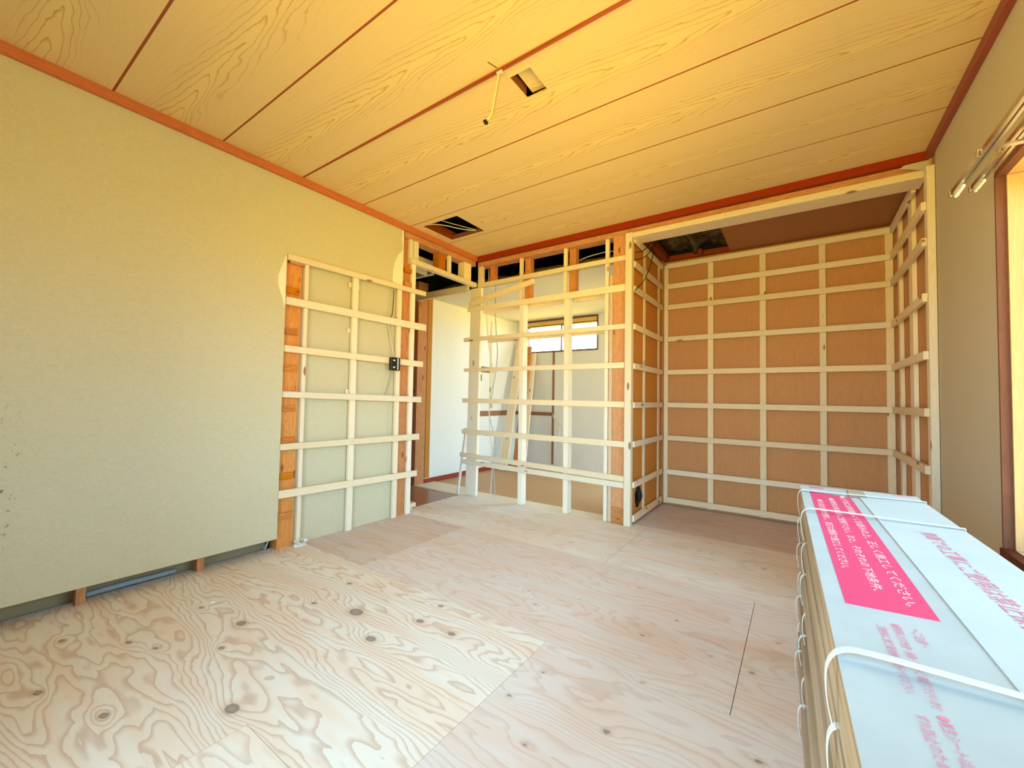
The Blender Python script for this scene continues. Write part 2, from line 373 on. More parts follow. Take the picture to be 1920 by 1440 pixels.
# ------------------------------------------------------------------ ceiling
def ceiling():
    bm = bmesh.new(); ybs = [.13]+[YS-i*PITCH for i in range(8)]; ybs[-1] = -3.60
    holes = [(1.541, 1.648, -1.652, -1.502), (0.0, .385, -.737, -.382)]
    for i in range(len(ybs)-1):
        y1, y0 = ybs[i]-.005, ybs[i+1]+.005
        parts = [(-.13, 3.23, y0, y1)]
        for (hx0, hx1, hy0, hy1) in holes:
            if y0 < hy0 and hy1 < y1:
                parts = [(-.13, hx0, y0, y1), (hx1, 3.23, y0, y1), (hx0, hx1, y0, hy0), (hx0, hx1, hy1, y1)]
        for (a, b, c, d) in parts: add_box(bm, (a, c, CZ), (b, d, CZ+.006), 0)
        if i: add_box(bm, (-.13, ybs[i]-.009, CZ+.0015), (3.23, ybs[i]+.009, CZ+.012), 1)
    # the loose batten at the third seam that sags round the lamp wire
    struct('ceiling', bm, [CEILM, SEAM], 'yellow cedar-print board ceiling with red-brown joints and two cut openings')
ceiling()
ysl = YS-3*PITCH
slabobj('loose_joint_strip', [(-.079, ysl-.006, CZ-.001), (.9, ysl-.006, CZ-.003), (1.53, ysl-.010, CZ-.014), (2.1, ysl-.006, CZ-.003), (3.189, ysl-.006, CZ-.001), (3.189, ysl+.006, CZ-.001), (2.1, ysl+.006, CZ-.003), (1.53, ysl+.004, CZ-.014), (.9, ysl+.006, CZ-.003), (-.079, ysl+.006, CZ-.001)], (0, 0, .003), SEAM,
        'red-brown joint strip sagging beside the hanging lamp wire', 'ceiling strip', bev=0)
bm = bmesh.new(); add_box(bm, (-2.3, -3.8, 3.0), (3.9, 2.6, 3.1)); struct('ceiling_light_block', bm, SHADE)  # unseen roof slab added to keep daylight out of the attic
# mouldings
bm = bmesh.new(); add_slab(bm, [(-.105, -3.55, 2.405), (-.079, -3.55, 2.405), (-.079, -3.55, CZ), (-.105, -3.55, CZ)], (0, 3.63, 0), 0, .001); struct('trim_1', bm, REDL)
bm = bmesh.new(); add_slab(bm, [(-.105, .079, 2.405), (-.105, .115, 2.405), (-.105, .115, CZ), (-.105, .079, CZ)], (3.31, 0, 0), 0, .001); struct('trim_2', bm, RED['x'])
bm = bmesh.new(); add_slab(bm, [(3.215, -3.55, 2.405), (3.189, -3.55, 2.405), (3.189, -3.55, CZ), (3.215, -3.55, CZ)], (0, 3.63, 0), 0, .001); struct('trim_3', bm, RED['y'])

# ------------------------------------------------------------------ left wall
bm = bmesh.new()
add_slab(bm, [(-.105, -3.55, .125), (-.105, -1.79, .108), (-.105, -1.79, 1.925), (-.105, -.846, 1.925), (-.105, -.846, CZ), (-.105, -3.55, CZ)], (-.012, 0, 0), 0, 0)
struct('wall_left', bm, PAPER, 'beige-green papered wall cut open towards the doorway')
bm = bmesh.new(); add_box(bm, (-.262, -3.6, -.3), (-.235, -1.80, 3.0)); struct('wall_left_backing', bm, TAN)
bm = bmesh.new(); add_slab(bm, [(-.150, -1.70, .0), (-.150, -.80, .0), (-.150, -.80, 1.93), (-.150, -1.70, 1.93)], (-.012, 0, 0), 0, 0); struct('wall_left_inner', bm, PAPER)
bm = bmesh.new(); add_box(bm, (-.262, -1.80, -.3), (-.235, -.72, 3.0)); struct('wall_left_core', bm, SHADE)
def torn(name, pts, lab):
    slabobj(name, [(-.1045, y, z) for y, z in pts], (-.0008, 0, 0), TORN, lab, 'torn paper', bev=0).location.x = .0012
torn('torn_wallpaper_patch', [(-1.791, 1.925), (-1.80, 1.90), (-1.82, 1.84), (-1.838, 1.78), (-1.842, 1.73), (-1.832, 1.69), (-1.815, 1.65), (-1.800, 1.60), (-1.791, 1.57)], 'pale torn patch in the wallpaper left of the exposed framing')
torn('torn_wallpaper_patch', [(-.847, 2.40), (-.866, 2.40), (-.868, 2.33), (-.856, 2.25), (-.875, 2.21), (-.905, 2.18), (-.935, 2.11), (-.950, 2.04), (-.952, 1.965), (-.940, 1.927), (-.847, 1.927)], 'pale torn patch in the wallpaper high beside the doorway')
# studs glimpsed in the gap under the papered wall
for y0, lab in ((-2.664, 'nearer'), (-2.199, 'farther')):
    boxobj('wall_stud', (-.180, y0, -.02), (-.135, y0+.034, .45), OR['z'], f'orange stud foot in the gap under the papered wall, the {lab} one', 'stud', 'stud feet under the papered wall')
tubeobj('water_pipe', [(-.220, -2.615, .040), (-.218, -2.50, .043), (-.217, -2.36, .042), (-.216, -2.27, .042)], .014, PIPE, 'dusty blue-grey pipe lying in the gap below the papered wall', 'pipe')
tubeobj('floor_cable', [(-.20, -1.835, .0), (-.18, -1.82, .05), (-.17, -1.81, .12), (-.17, -1.81, .3)], .006, CABB, 'grey cable rising in the gap at the cut edge of the papered wall', 'cable')
boxobj('floor_plate', (-.234, -3.3, -.03), (-.205, -2.72, .02), plain('grey_dusty_plate', (.25, .26, .25), .9), 'dusty grey plate in the gap at the near end under the papered wall', 'plate')

GL = 'horizontal battens on the left wall'
LH = [(-1.797, .361, .410, -.654, .340, .387), (-1.795, .665, .704, -.637, .650, .700), (-1.790, 1.000, 1.028, -.623, .969, 1.017),
      (-1.788, 1.292, 1.333, -.614, 1.275, 1.324), (-1.788, 1.597, 1.645, -.588, 1.595, 1.651), (-1.788, 1.887, 1.915, -.598, 1.902, 1.940)]
for i, (y0, a, b, y1, c, d) in enumerate(LH):
    b = max(b, a+.038)
    slabobj('wall_batten', [(-.088, y0, a), (-.088, y1, c), (-.088, y1, d), (-.088, y0, b)], (-.023, 0, 0), P['y'],
            f'pale horizontal batten on the left wall, {["lowest of six", "second of six from the floor", "third of six from the floor", "", "fifth of six from the floor", "topmost of six"][i] if i != 3 else "fourth of six, with the black outlet box"}', 'batten', GL)
boxobj('corner_post', (-.232, -1.775, FZ-.02), (-.140, -1.672, 1.925), PK, 'knotty orange-pink post at the cut edge of the papered wall', 'post')
GV = 'upright battens on the left wall'
for (y0, y1, lab, z1) in ((-1.664, -1.638, 'right beside the knotty orange-pink post', 1.90), (-1.298, -1.254, 'in the middle of the papered bay', 1.90), (-.884, -.844, 'beside the reddish door post', 1.90)):
    boxobj('upright_batten', (-.136, y0, FZ), (-.112, y1, z1), P['z'], f'pale upright batten on the left wall, {lab}', 'batten', GV)
boxobj('door_post', (-.232, -.835, FZ-.02), (-.140, -.700, 2.358), OR['z'], 'reddish old door post at the end of the left wall', 'post')
boxobj('upright_batten', (-.136, -.742, FZ), (-.112, -.700, 2.17), WH['z'], 'slim white upright batten at the open edge of the doorway', 'batten', GV)
# old notched strips nailed on the first post
for i, z in enumerate((1.70, 1.43, 1.19, .93, .72, .49, .235)):
    c, l = (PK, 'reddish') if i < 3 else (TORN, 'plaster-dusted')
    y = -1.777
    boxobj('packing_strip', (-.139, y, z-.022), (-.128, -1.69, z+.022), OR['y'], f'short old packing strip nailed across the knotty post, {ORD[6-i]} from the floor' if i != 6 else 'short old packing strip nailed across the knotty post, lowest of seven', 'wood strip', 'packing strips on the knotty post')
boxobj('packing_strip', (-.139, -1.765, 1.875), (-.113, -1.63, 1.93), OR['y'], 'short orange strip under the torn wallpaper corner above the top left batten', 'wood strip')
# small plugs beside the middle upright
for k, (y, z) in enumerate(((-1.312, 1.84), (-1.235, 1.835), (-1.312, 1.50), (-1.312, 1.045))):
    boxobj('nail_plug', (-.142, y-.012, z-.018), (-.134, y+.012, z+.018), P['y'], ['tiny wood plug left of the middle upright batten under the top batten', 'tiny wood plug right of the middle upright batten under the top batten', 'tiny wood plug left of the middle upright batten between fourth and fifth battens', 'tiny wood plug left of the middle upright batten just above the third batten'][k], 'wood plug')
# electrical box + cables
e0 = empty('outlet_box', (-.075, -.935, 1.225)); tag(e0, 'black electrical outlet box fixed on the left wall battens', 'outlet box')
bm = bmesh.new(); add_box(bm, (-.012, -.045, 0), (.020, .045, .105), 0, .004)
b2 = bm; link('box_body', bm, BLACKP, e0)
bm = bmesh.new(); add_box(bm, (.0215, .012, .006), (.0235, .022, .100), 0, 0); add_box(bm, (.0215, -.03, .02), (.023, -.01, .03), 0, 0); add_box(bm, (.0215, -.03, .075), (.023, -.01, .085), 0, 0); link('box_clip', bm, WHITEP, e0)
tubeobj('wall_cable', [(-.140, -.93, 1.90), (-.140, -.955, 1.72), (-.128, -.965, 1.60), (-.118, -.93, 1.44), (-.112, -.905, 1.335)], .004, CABW, 'grey-white cable dropping from the top batten to the black outlet box', 'cable')
tubeobj('wall_cable', [(-.142, -.905, 1.89), (-.142, -.915, 1.70), (-.142, -.95, 1.60), (-.142, -.93, 1.5)], .0025, BLACKP, 'thin dark wire beside the cable above the black outlet box', 'cable')
tubeobj('wall_cable', [(-.118, -.92, 1.225), (-.13, -.935, 1.14), (-.14, -.965, 1.03)], .004, CABB, 'grey cable hanging below the black outlet box', 'cable')
# plaster crumbs
bm = bmesh.new()
for k in range(16):
    b2 = bmesh.new(); bmesh.ops.create_icosphere(b2, subdivisions=1, radius=.008+.010*random.random())
    for v in b2.verts: v.co = v.co*(.7+.5*random.random()) + Vector((0, 0, 0))
    c = Vector((-.10+.03*random.random(), -1.68+.07*random.random(), FZ+.006+.03*(k % 4 == 0)))
    for v in b2.verts: v.co += c
    _merge(bm, b2)
tag(link('plaster_rubble', bm, PLAST), 'little heap of white plaster crumbs at the foot of the knotty post', 'plaster crumbs', kind='stuff')

bm = bmesh.new(); add_slab(bm, [(.297, -2.286, FZ+.0002), (.322, -2.290, FZ+.0002), (.327, -2.272, FZ+.0002), (.305, -2.264, FZ+.0002)], (0, 0, .006), 0, .001)
tag(link('plaster_chip', bm, PLAST), 'tiny white chip lying on the plywood in front of the papered wall', 'chip')

# ------------------------------------------------------------------ doorway head
slabobj('doorway_header', [(-.090, -.770, 2.152), (-.090, .092, 2.142), (-.090, .092, 2.184), (-.090, -.770, 2.194)], (-.048, 0, 0), P['y'], 'pale header beam spanning the doorway in the left corner', 'beam')
boxobj('top_plate', (-.215, -.830, 2.360), (-.112, .095, 2.41), OR['y'], 'old orange top plate above the doorway', 'beam')
GH = 'short uprights above the doorway header'
boxobj('cripple_stud', (-.136, -.775, 2.195), (-.108, -.740, 2.358), WH['z'], 'pale short upright at the left end over the doorway header', 'stud', GH)
boxobj('cripple_stud', (-.139, -.732, 2.195), (-.108, -.678, 2.358), WH['z'], 'wider pale short upright second from left over the doorway header', 'stud', GH)
boxobj('cripple_stud', (-.215, -.405, 2.195), (-.142, -.310, 2.358), OR['z'], 'orange short upright in the middle over the doorway header', 'stud', GH)
boxobj('cripple_stud', (-.136, -.305, 2.192), (-.108, -.268, 2.358), WH['z'], 'slim pale short upright right of the orange one over the doorway header', 'stud', GH)
boxobj('cripple_stud', (-.190, -.085, 2.192), (-.108, .020, 2.358), P['z'], 'broad pale short upright by the room corner over the doorway header', 'stud', GH)
for z, l in ((2.085, 'upper'), (1.965, 'lower')):
    boxobj('crosspiece', (-.139, -.825, z-.018), (-.108, -.745, z+.018), OR['y'], f'stubby orange crosspiece on the reddish door post, the {l} one', 'wood strip')
boxobj('soffit_board', (-.42, -.66, 2.21), (-.40, -.30, 2.325), WHITEW, 'grey-white board seen above the doorway header', 'board')
boxobj('soffit_rail', (-.44, -.67, 2.326), (-.38, -.10, 2.365), P['y'], 'pale rail above the grey-white board over the doorway', 'rail')
boxobj('attic_beam', (-1.02, -.62, 2.38), (-.45, -.53, 2.50), ATT, 'dark red attic beam seen through the open doorway head', 'beam')
boxobj('attic_strut', (-.98, -.05, 2.19), (-.93, .0, 2.42), P['z'], 'pale attic strut standing on the hall lintel', 'strut')
boxobj('attic_rail', (-1.0, -.10, 2.30), (-.55, -.06, 2.345), P['x'], 'pale attic rail behind the doorway header', 'rail')
boxobj('hall_lintel', (-1.0, .095, 2.115), (-.225, .135, 2.187), P['x'], 'pale lintel over the far side of the doorway', 'beam')
boxobj('hall_door_post', (-1.08, .13, .006), (-.985, .272, 2.35), OR['z'], 'orange door post standing at the hall wall beyond the doorway', 'post')
boxobj('hall_casing', (-1.04, .285, .07), (-.988, .357, 2.19), wood('brown_casing', (.55, .30, .13), (.40, .19, .07), 'z', .5), 'light brown casing at the edge of the white hall wall', 'casing')
bm = bmesh.new(); add_box(bm, (-1.12, -.72, -.3), (-1.06, .13, 3.0)); struct('wall_passage', bm, wood('passage_wall_timber', (.45, .17, .05), (.3, .09, .03), 'z', .6))

# ------------------------------------------------------------------ hall
bm = bmesh.new(); add_box(bm, (-1.08, .275, -.05), (-1.0, 2.3, 2.206)); add_box(bm, (-1.08, .275, 2.2065), (-1.0, 2.3, 3.0), 1); struct('wall_hall_left', bm, [WHITEW, SHADE], 'off-white papered hall wall beyond the doorway')  # upper part coloured near-black as attic shade
WX0, WX1, WZ0, WZ1 = -.842, .338, 1.712, 2.165
bm = bmesh.new()
add_box(bm, (-1.1, 2.155, -.05), (WX0, 2.30, 3.0)); add_box(bm, (WX1, 2.155, -.05), (1.75, 2.30, 3.0))
add_box(bm, (WX0, 2.155, -.05), (WX1, 2.30, WZ0)); add_box(bm, (WX0, 2.155, WZ1), (WX1, 2.30, 3.0))
add_box(bm, (-1.0, 2.150, 2.2065), (1.45, 2.1545, 3.0), 1)  # near-black lining paints attic shade above the hall ceiling
struct('wall_hall_back', bm, [WHITEW, SHADE], 'off-white hall wall with the high window')
bm = bmesh.new(); add_box(bm, (-1.0, .290, 2.19), (1.45, 2.155, 2.205)); struct('ceiling_hall', bm, CEIL_H)
bm = bmesh.new(); add_box(bm, (-.999, .28, .005), (-.985, 2.15, .060)); struct('baseboard_hall', bm, RED['y'])
# end of the hall: partition behind the recess, unseen open bay added for hall light
bm = bmesh.new(); add_box(bm, (1.45, .235, -.05), (1.473, 1.12, 3.0)); add_box(bm, (1.45, 1.12, 2.25), (1.473, 2.149, 3.0)); add_box(bm, (1.4455, .235, 2.2065), (1.4495, 2.149, 3.0), 1); struct('wall_hall_right', bm, [WHITEW, SHADE])  # second material paints attic shade on the upper part
bm = bmesh.new(); add_box(bm, (1.46, 1.12, -.3), (3.4, 1.16, 3.0)); struct('wall_outer', bm, TAN)
# window in the hall
w = empty('window_1', (0, 0, 0)); w['kind'] = 'structure'
bm = bmesh.new()
add_box(bm, (WX0, 2.150, 2.092), (WX1, 2.25, 2.106), 0); add_box(bm, (WX0, 2.145, 1.702), (WX1, 2.25, 1.722), 0)
add_box(bm, (WX0-.012, 2.144, 1.702), (WX0+.003, 2.29, 2.185), 0); add_box(bm, (WX1-.004, 2.144, 1.702), (WX1+.014, 2.29, 2.185), 0)
add_box(bm, (WX0, 2.140, 2.165), (WX1, 2.165, 2.185), 0)
link('window_frame', bm, ALU, w)
bm = bmesh.new(); add_box(bm, (WX0, 2.150, 2.107), (WX1, 2.18, 2.164), 0); link('window_head', bm, wood('honey_head_board', (.85, .58, .22), (.7, .42, .12), 'x', .4), w)
bm = bmesh.new(); add_box(bm, (-.262, 2.215, 1.727), (-.234, 2.235, 2.09), 0); add_box(bm, (-.225, 2.235, 1.727), (-.210, 2.25, 2.09), 0); link('window_meeting_stile', bm, SILV, w)
for x0, x1 in ((WX0+.012, -.262), (-.210, WX1-.012)):
    bm = bmesh.new(); add_box(bm, (x0, 2.225, 1.727), (x1, 2.229, 2.09), 0); link('window_pane', bm, GLASS, w)
BST = wood('brown_glue_strip', (.36, .16, .075), (.25, .10, .045), 'x', .6)
GS = 'brown strips left on the hall walls'
boxobj('glue_strip', (-.992, 2.148, .772), (-.355, 2.154, .822), BST, 'brown horizontal strip low on the hall back wall', 'wall strip', GS)
boxobj('glue_strip', (-.352, 2.148, .075), (-.318, 2.154, 1.702), BST, 'brown vertical strip under the hall window', 'wall strip', GS)
boxobj('glue_strip', (-.999, 1.22, .762), (-.993, 2.14, .835), BST, 'brown horizontal strip low on the left hall wall behind the leaning planks', 'wall strip', GS)
boxobj('glue_strip', (-.999, 1.20, 1.37), (-.993, 1.58, 1.45), BST, 'brown ragged strip higher on the left hall wall behind the cables', 'wall strip', GS)
boxobj('hall_switch_plate', (-.998, 1.22, 1.25), (-.985, 1.30, 1.335), BLACKP, 'black switch plate on the left hall wall behind the wide post', 'switch')
# planks leaning in the hall corner
def lean(name, foot, top, wdt, th, m, lab, cat='plank', grp=None):
    f = Vector(foot); t_ = Vector(top); d = (t_-f); side = Vector((1, 0, 0)) - d.normalized()*d.normalized().x; side.normalize(); nrm = d.normalized().cross(side)
    a = f-side*wdt/2; b = f+side*wdt/2
    slabobj(name, [a, b, b+d, a+d], nrm*th, m, lab, cat, grp)
GP = 'planks leaning in the hall'
lean('leaning_plank', (-.765, 1.52, .022), (-.880, 2.09, 1.86), .13, .024, P['z'], 'wide pale plank leaning in the hall corner, nearest of the three', 'plank', GP)
lean('leaning_plank', (-.62, 1.60, .022), (-.74, 2.11, 1.80), .085, .03, OR['z'], 'brownish plank leaning in the hall right of the wide pale one', 'plank', GP)
lean('leaning_plank', (-.53, 1.66, .022), (-.66, 2.12, 1.70), .075, .02, P['z'], 'narrow plank leaning in the hall, rightmost of the three', 'plank', GP)
slabobj('peeled_paper_curl', [(-.345, 2.146, .805), (-.16, 2.10, .625), (-.215, 2.10, .575), (-.235, 2.12, .50), (-.27, 2.13, .30), (-.30, 2.13, .295), (-.25, 2.135, .53), (-.27, 2.14, .60)], (0, .002, 0), TORN, 'curled flap of wallpaper peeling off the hall back wall by the vertical brown strip', 'torn paper', bev=0)
# cables dropping in the hall
GC = 'cables behind the partition'
tubeobj('hall_cable', [(-.075, .260, 2.40), (-.07, .260, 2.20), (-.09, .260, 1.9), (-.05, .260, 1.55), (.01, .260, 1.25), (-.03, .260, .95), (-.02, .260, .7), (.02, .260, .4), (.005, .260, .018)], .005, CABW, 'grey-white cable hanging beside the wide post, touching the floor at left', 'cable', GC)
tubeobj('hall_cable', [(.02, .274, 2.40), (.01, .274, 2.1), (.02, .274, 1.8), (.05, .274, 1.45), (0, .274, 1.1), (-.04, .274, .85), (.05, .274, .55), (.03, .274, .3), (.055, .274, .018)], .005, CABB, 'blue-grey cable hanging beside the wide post, crossing the other one', 'cable', GC)
tubeobj('hall_cable', [(.15, .26, 1.97), (.25, .26, 1.95), (.36, .27, 1.98), (.42, .27, 2.06)], .004, CABB, 'dark cable loop hanging behind the diagonal brace', 'cable', GC)
tubeobj('hall_cable', [(.80, .27, 2.215), (1.0, .27, 2.29), (1.22, .27, 2.31), (1.30, .27, 2.30)], .004, CABW, 'white cable lying in the dark gap above the partition', 'cable', GC)
boxobj('short_upright', (-.055, .282, 1.0), (-.028, .300, 1.82), WH['z'], 'short slim upright tied up behind the partition beside the wide post', 'stud')
boxobj('cable_junction', (-.045, .281, .91), (.0, .300, .965), WHITEP, 'small white junction box on the cables behind the partition', 'junction box')
# glass wool on the hall ceiling edge
bm = bmesh.new(); n = 60; vs = []
for i in range(n+1):
    x = -.95+2.35*i/n; row = []
    for j in range(9):
        y = .30+.45*j/8; hgt = .02+.115*math.sin(math.pi*j/8)**.6*(1+.5*mnoise.noise(Vector((x*5, y*9, 2))))+.012*mnoise.noise(Vector((x*30, y*30, 0)))
        row.append(bm.verts.new((x, y, 2.206+max(0, hgt))))
    vs.append(row)
for i in range(n):
    for j in range(8): bm.faces.new([vs[i][j], vs[i][j+1], vs[i+1][j+1], vs[i+1][j]]).smooth = True
tag(link('glass_wool', bm, WOOL), 'yellowish glass wool batt lying in the dark gap over the hall ceiling', 'insulation', kind='stuff')

# ------------------------------------------------------------------ partition
slabobj('wide_post', [(-.215, .120, FZ), (-.078, .120, FZ), (-.055, .120, 2.142), (-.190, .120, 2.142)], (0, .035, 0), WH['z'], 'wide whitish post at the left end of the open stud partition', 'post')
boxobj('post_block', (-.100, .120, 2.19), (-.045, .160, 2.358), P['z'], 'pale post block between the wide post and the top plate in the corner', 'stud')
GSD = 'studs of the open partition'
for x, xt, lab in ((.430, .420, 'left'), (.905, .895, 'middle')):
    slabobj('partition_stud', [(x, .121, FZ), (x+.045, .121, FZ), (xt+.045, .121, 1.945), (xt, .121, 1.945)], (0, .075, 0), WH['z'], f'whitish square stud of the open partition, the {lab} one', 'stud', GSD)
boxobj('partition_stud', (1.276, .121, FZ), (1.306, .150, 2.358), WH['z'], 'slim whitish stud of the open partition beside the orange column', 'stud', GSD)
for x, lab in ((.412, 'left'), (.885, 'middle')):
    boxobj('partition_stud', (x, .121, 1.950), (x+.030, .150, 2.358), P['z'], f'slim pale upper stud above the {lab} square stud', 'stud', GSD)
    boxobj('old_stud', (x+.034, .165, 1.93), (x+.098, .225, 2.358), OR['z'], f'old orange upper stud above the {lab} square stud', 'stud', 'old orange studs over the partition')
boxobj('old_stud', (.02, .165, 2.21), (.075, .225, 2.358), OR['z'], 'old orange upper stud near the room corner', 'stud', 'old orange studs over the partition')
e1 = boxobj('main_column', (1.345, .122, FZ), (1.449, .230, 2.40), PK, 'thick knotty orange column between partition and recess', 'column')
boxobj('column_foot_band', (1.344, .1195, FZ+.001), (1.4495, .1218, .16), OR['x'], 'unfaded orange band at the foot of the knotty column', 'wood strip')
boxobj('column_lath', (1.312, .124, FZ), (1.342, .150, 2.05), wood('pink_lath', (.82, .62, .46), (.68, .45, .30), 'z', .4), 'pinkish lath along the left side of the knotty column', 'lath')
boxobj('top_plate', (-.105, .118, 2.360), (3.2, .225, 2.404), OR['x'], 'old orange top plate running along the back under the red moulding', 'beam')
PHB = [(-.251, .340, .383, 1.452, .320, .366), (-.282, .408, .451, 1.453, .370, .416), (-.259, .645, .694, 1.455, .643, .690), (-.261, .964, 1.010, 1.452, .960, 1.007),
       (-.248, 1.284, 1.317, 1.450, 1.275, 1.322), (-.257, 1.595, 1.634, 1.456, 1.592, 1.633), (-.214, 1.903, 1.947, 1.453, 1.899, 1.955), (-.085, 2.141, 2.180, 1.454, 2.150, 2.189)]
for i, (x0, a, b, x1, c, d) in enumerate(PHB):
    slabobj('partition_batten', [(x0, .097, a), (x1, .097, c), (x1, .097, d), (x0, .097, b)], (0, .0225, 0), P['x'],
            f'pale horizontal batten across the open partition, {["lowest of eight", "second of eight, just above the lowest", "third of eight from the floor", "fourth of eight from the floor", "fifth of eight from the floor", "sixth of eight, in front of the hall window", "seventh of eight, crossed by the diagonal brace", "topmost of eight"][i]}', 'batten', 'horizontal battens of the open partition')
for (z0, z1, lab) in ((1.895, 1.935, 'upper'), (1.588, 1.625, 'lower')):
    boxobj('rear_batten', (-.05, .232, z0), (1.30, .252, z1), P['x'], f'pale batten on the far side of the open partition, the {lab} one', 'batten')
slabobj('diagonal_brace', [(-.180, .095, 1.938), (.600, .095, 2.079), (.600, .095, 2.124), (-.180, .095, 2.000)], (0, -.022, 0), P['x'], 'short pale diagonal brace at the upper left of the open partition', 'brace')
lean('leaning_stick', (-.335, .128, .014), (-.27, .170, .70), .022, .02, WH['z'], 'slim pale stick leaning behind the wide post by the doorway floor', 'stick')
for k, (y0, y1, z0, z1) in enumerate(((-.685, -.625, .095, .125), (-.685, -.650, .055, .092))):
    pass
e2 = empty('offcut_block', (-.21, -.66, FZ)); tag(e2, 'two stacked wood offcuts with white stickers at the doorway foot', 'wood offcut')
boxobj('block', (-.020, -.035, .001), (.045, .030, .036), P['x'], parent=e2); boxobj('block', (-.020, -.035, .0375), (.075, .045, .072), P['x'], parent=e2)
for (x, z) in ((-.008, .046), (-.010, .010)):
    boxobj('sticker', (x, -.0362, z), (x+.045, -.0352, z+.018), WHITEP, parent=e2, bev=0)
    boxobj('sticker_print', (x+.012, -.0366, z+.006), (x+.033, -.0362, z+.011), plain('grey_print', (.25, .27, .32), .6), parent=e2, bev=0)

# ------------------------------------------------------------------ recess (alcove)
RX0, RX1, RY = 1.487, 3.205, 1.035
bm = bmesh.new(); add_box(bm, (RX0-.03, RY, -.04), (RX1+.03, RY+.012, 2.6)); struct('wall_recess_back', bm, PLYW, 'brown plywood back wall of the recess')
bm = bmesh.new()
# left cheek with a ragged round hole
cy, cz_, rr = .358, .217, .094
seg = 28; ring = []
for k in range(seg):
    a = 2*math.pi*k/seg; r = rr*(1+.06*math.sin(5*a)+.05*math.sin(9*a+1)); ring.append((cy+r*.88*math.cos(a), cz_+r*1.06*math.sin(a)))
outer = []
Y0, Y1, Z0, Z1 = .10, RY, .0, 2.6
for (y, z) in ring:
    dy, dz = y-cy, z-cz_; tt = []
    if dy > 0: tt.append((Y1-cy)/dy)
    if dy < 0: tt.append((Y0-cy)/dy)
    if dz > 0: tt.append((Z1-cz_)/dz)
    if dz < 0: tt.append((Z0-cz_)/dz)
    s_ = min(tt); outer.append((cy+dy*s_, cz_+dz*s_))
vi = [bm.verts.new((RX0, y, z)) for y, z in ring]; vo = [bm.verts.new((RX0, y, z)) for y, z in outer]; vb = [bm.verts.new((RX0-.01, y, z)) for y, z in ring]
for k in range(seg):
    j = (k+1) % seg; bm.faces.new([vi[k], vi[j], vo[j], vo[k]]); bm.faces.new([vi[k], vb[k], vb[j], vi[j]])
for (y, z) in ((Y0, Z0), (Y1, Z0), (Y1, Z1), (Y0, Z1)):       # close the corners
    ks = sorted(range(seg), key=lambda k: (outer[k][0]-y)**2+(outer[k][1]-z)**2)[:]
    # neighbours on either side of the corner
    for k in range(seg):
        j = (k+1) % seg; a, b = outer[k], outer[j]
        if abs(a[0]-b[0]) > 1e-6 and abs(a[1]-b[1]) > 1e-6 and ((abs(a[0]-y) < 1e-6 or abs(a[1]-z) < 1e-6) and (abs(b[0]-y) < 1e-6 or abs(b[1]-z) < 1e-6)):
            bm.faces.new([vo[k], vo[j], bm.verts.new((RX0, y, z))])
struct('wall_recess_left', bm, PLYW)
bm = bmesh.new(); add_box(bm, (1.474, .24, .08), (1.4765, .48, .36)); struct('wall_recess_cavity', bm, SHADE)  # near-black sheet painting the shade inside the round hole
bm = bmesh.new(); add_box(bm, (RX1, .087, -.04), (RX1+.012, RY, 2.6)); struct('wall_recess_right', bm, PLYW)
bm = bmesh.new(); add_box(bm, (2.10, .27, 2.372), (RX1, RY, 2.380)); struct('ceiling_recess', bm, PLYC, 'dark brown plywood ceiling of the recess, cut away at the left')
GK = 'cables in the round hole'
for k in range(5):
    y = .322+.018*k
    tubeobj('hole_cable', [(1.480, y, .275+.008*(k % 3)), (1.498, y+.006, .245), (1.500, y-.004+.004*k, .20), (1.480, y+.004, .155)], .006, BLACKP, ['black cable at the near edge of the round hole in the recess cheek', 'second black cable from the near edge in the round recess hole', 'black cable in the middle of the round hole in the recess cheek', 'fourth black cable from the near edge in the round recess hole', 'black cable at the far edge of the round hole in the recess cheek'][k], 'cable', GK)
    if k == 2: tubeobj('hole_cable', [(1.480, y+.02, .25), (1.502, y+.015, .21), (1.480, y+.01, .17)], .003, CABW, 'grey cable among the black ones in the round hole', 'cable')

RZ = [.080, .345, .667, .980, 1.293, 1.612, 1.920, 2.122, 2.322]
RN = ['lowest of nine', 'second of nine', 'third of nine', 'fourth of nine', 'fifth of nine', 'sixth of nine', 'seventh of nine', 'eighth of nine', 'topmost of nine']
for i, z in enumerate(RZ):
    h = .023 if i not in (0,) else .025
    boxobj('recess_batten', (1.553, .985, z-h), (3.165, 1.008, z+h), P['x'], f'pale horizontal batten on the recess back wall, {RN[i]} from the floor', 'batten', 'horizontal battens on the recess back wall')
    boxobj('recess_batten', (1.5005, .155, z-h), (1.520, .983, z+h), P['y'], f'pale horizontal batten on the left cheek of the recess, {RN[i]} from the floor', 'batten', 'horizontal battens on the left cheek of the recess')
    if i not in (0,):
        boxobj('recess_batten', (3.158, .030 if i < 8 else .266, z-h), (3.180, .983, z+h), P['y'], f'pale horizontal batten on the right cheek of the recess, {RN[i]} from the floor' if i != 1 else 'pale horizontal batten on the right cheek of the recess, lowest one, behind the boxes', 'batten', 'horizontal battens on the right cheek of the recess')
for (x0, x1, lab) in ((1.522, 1.560, 'in the left corner'), (1.912, 1.958, 'second from the left'), (2.322, 2.368, 'in the middle'), (2.735, 2.778, 'fourth from the left'), (3.135, 3.180, 'in the right corner')):
    boxobj('recess_upright', (x0, 1.0085, .045), (x1, 1.033, 2.34), P['z'], f'pale upright batten on the recess back wall, {lab}', 'batten', 'upright battens on the recess back wall')
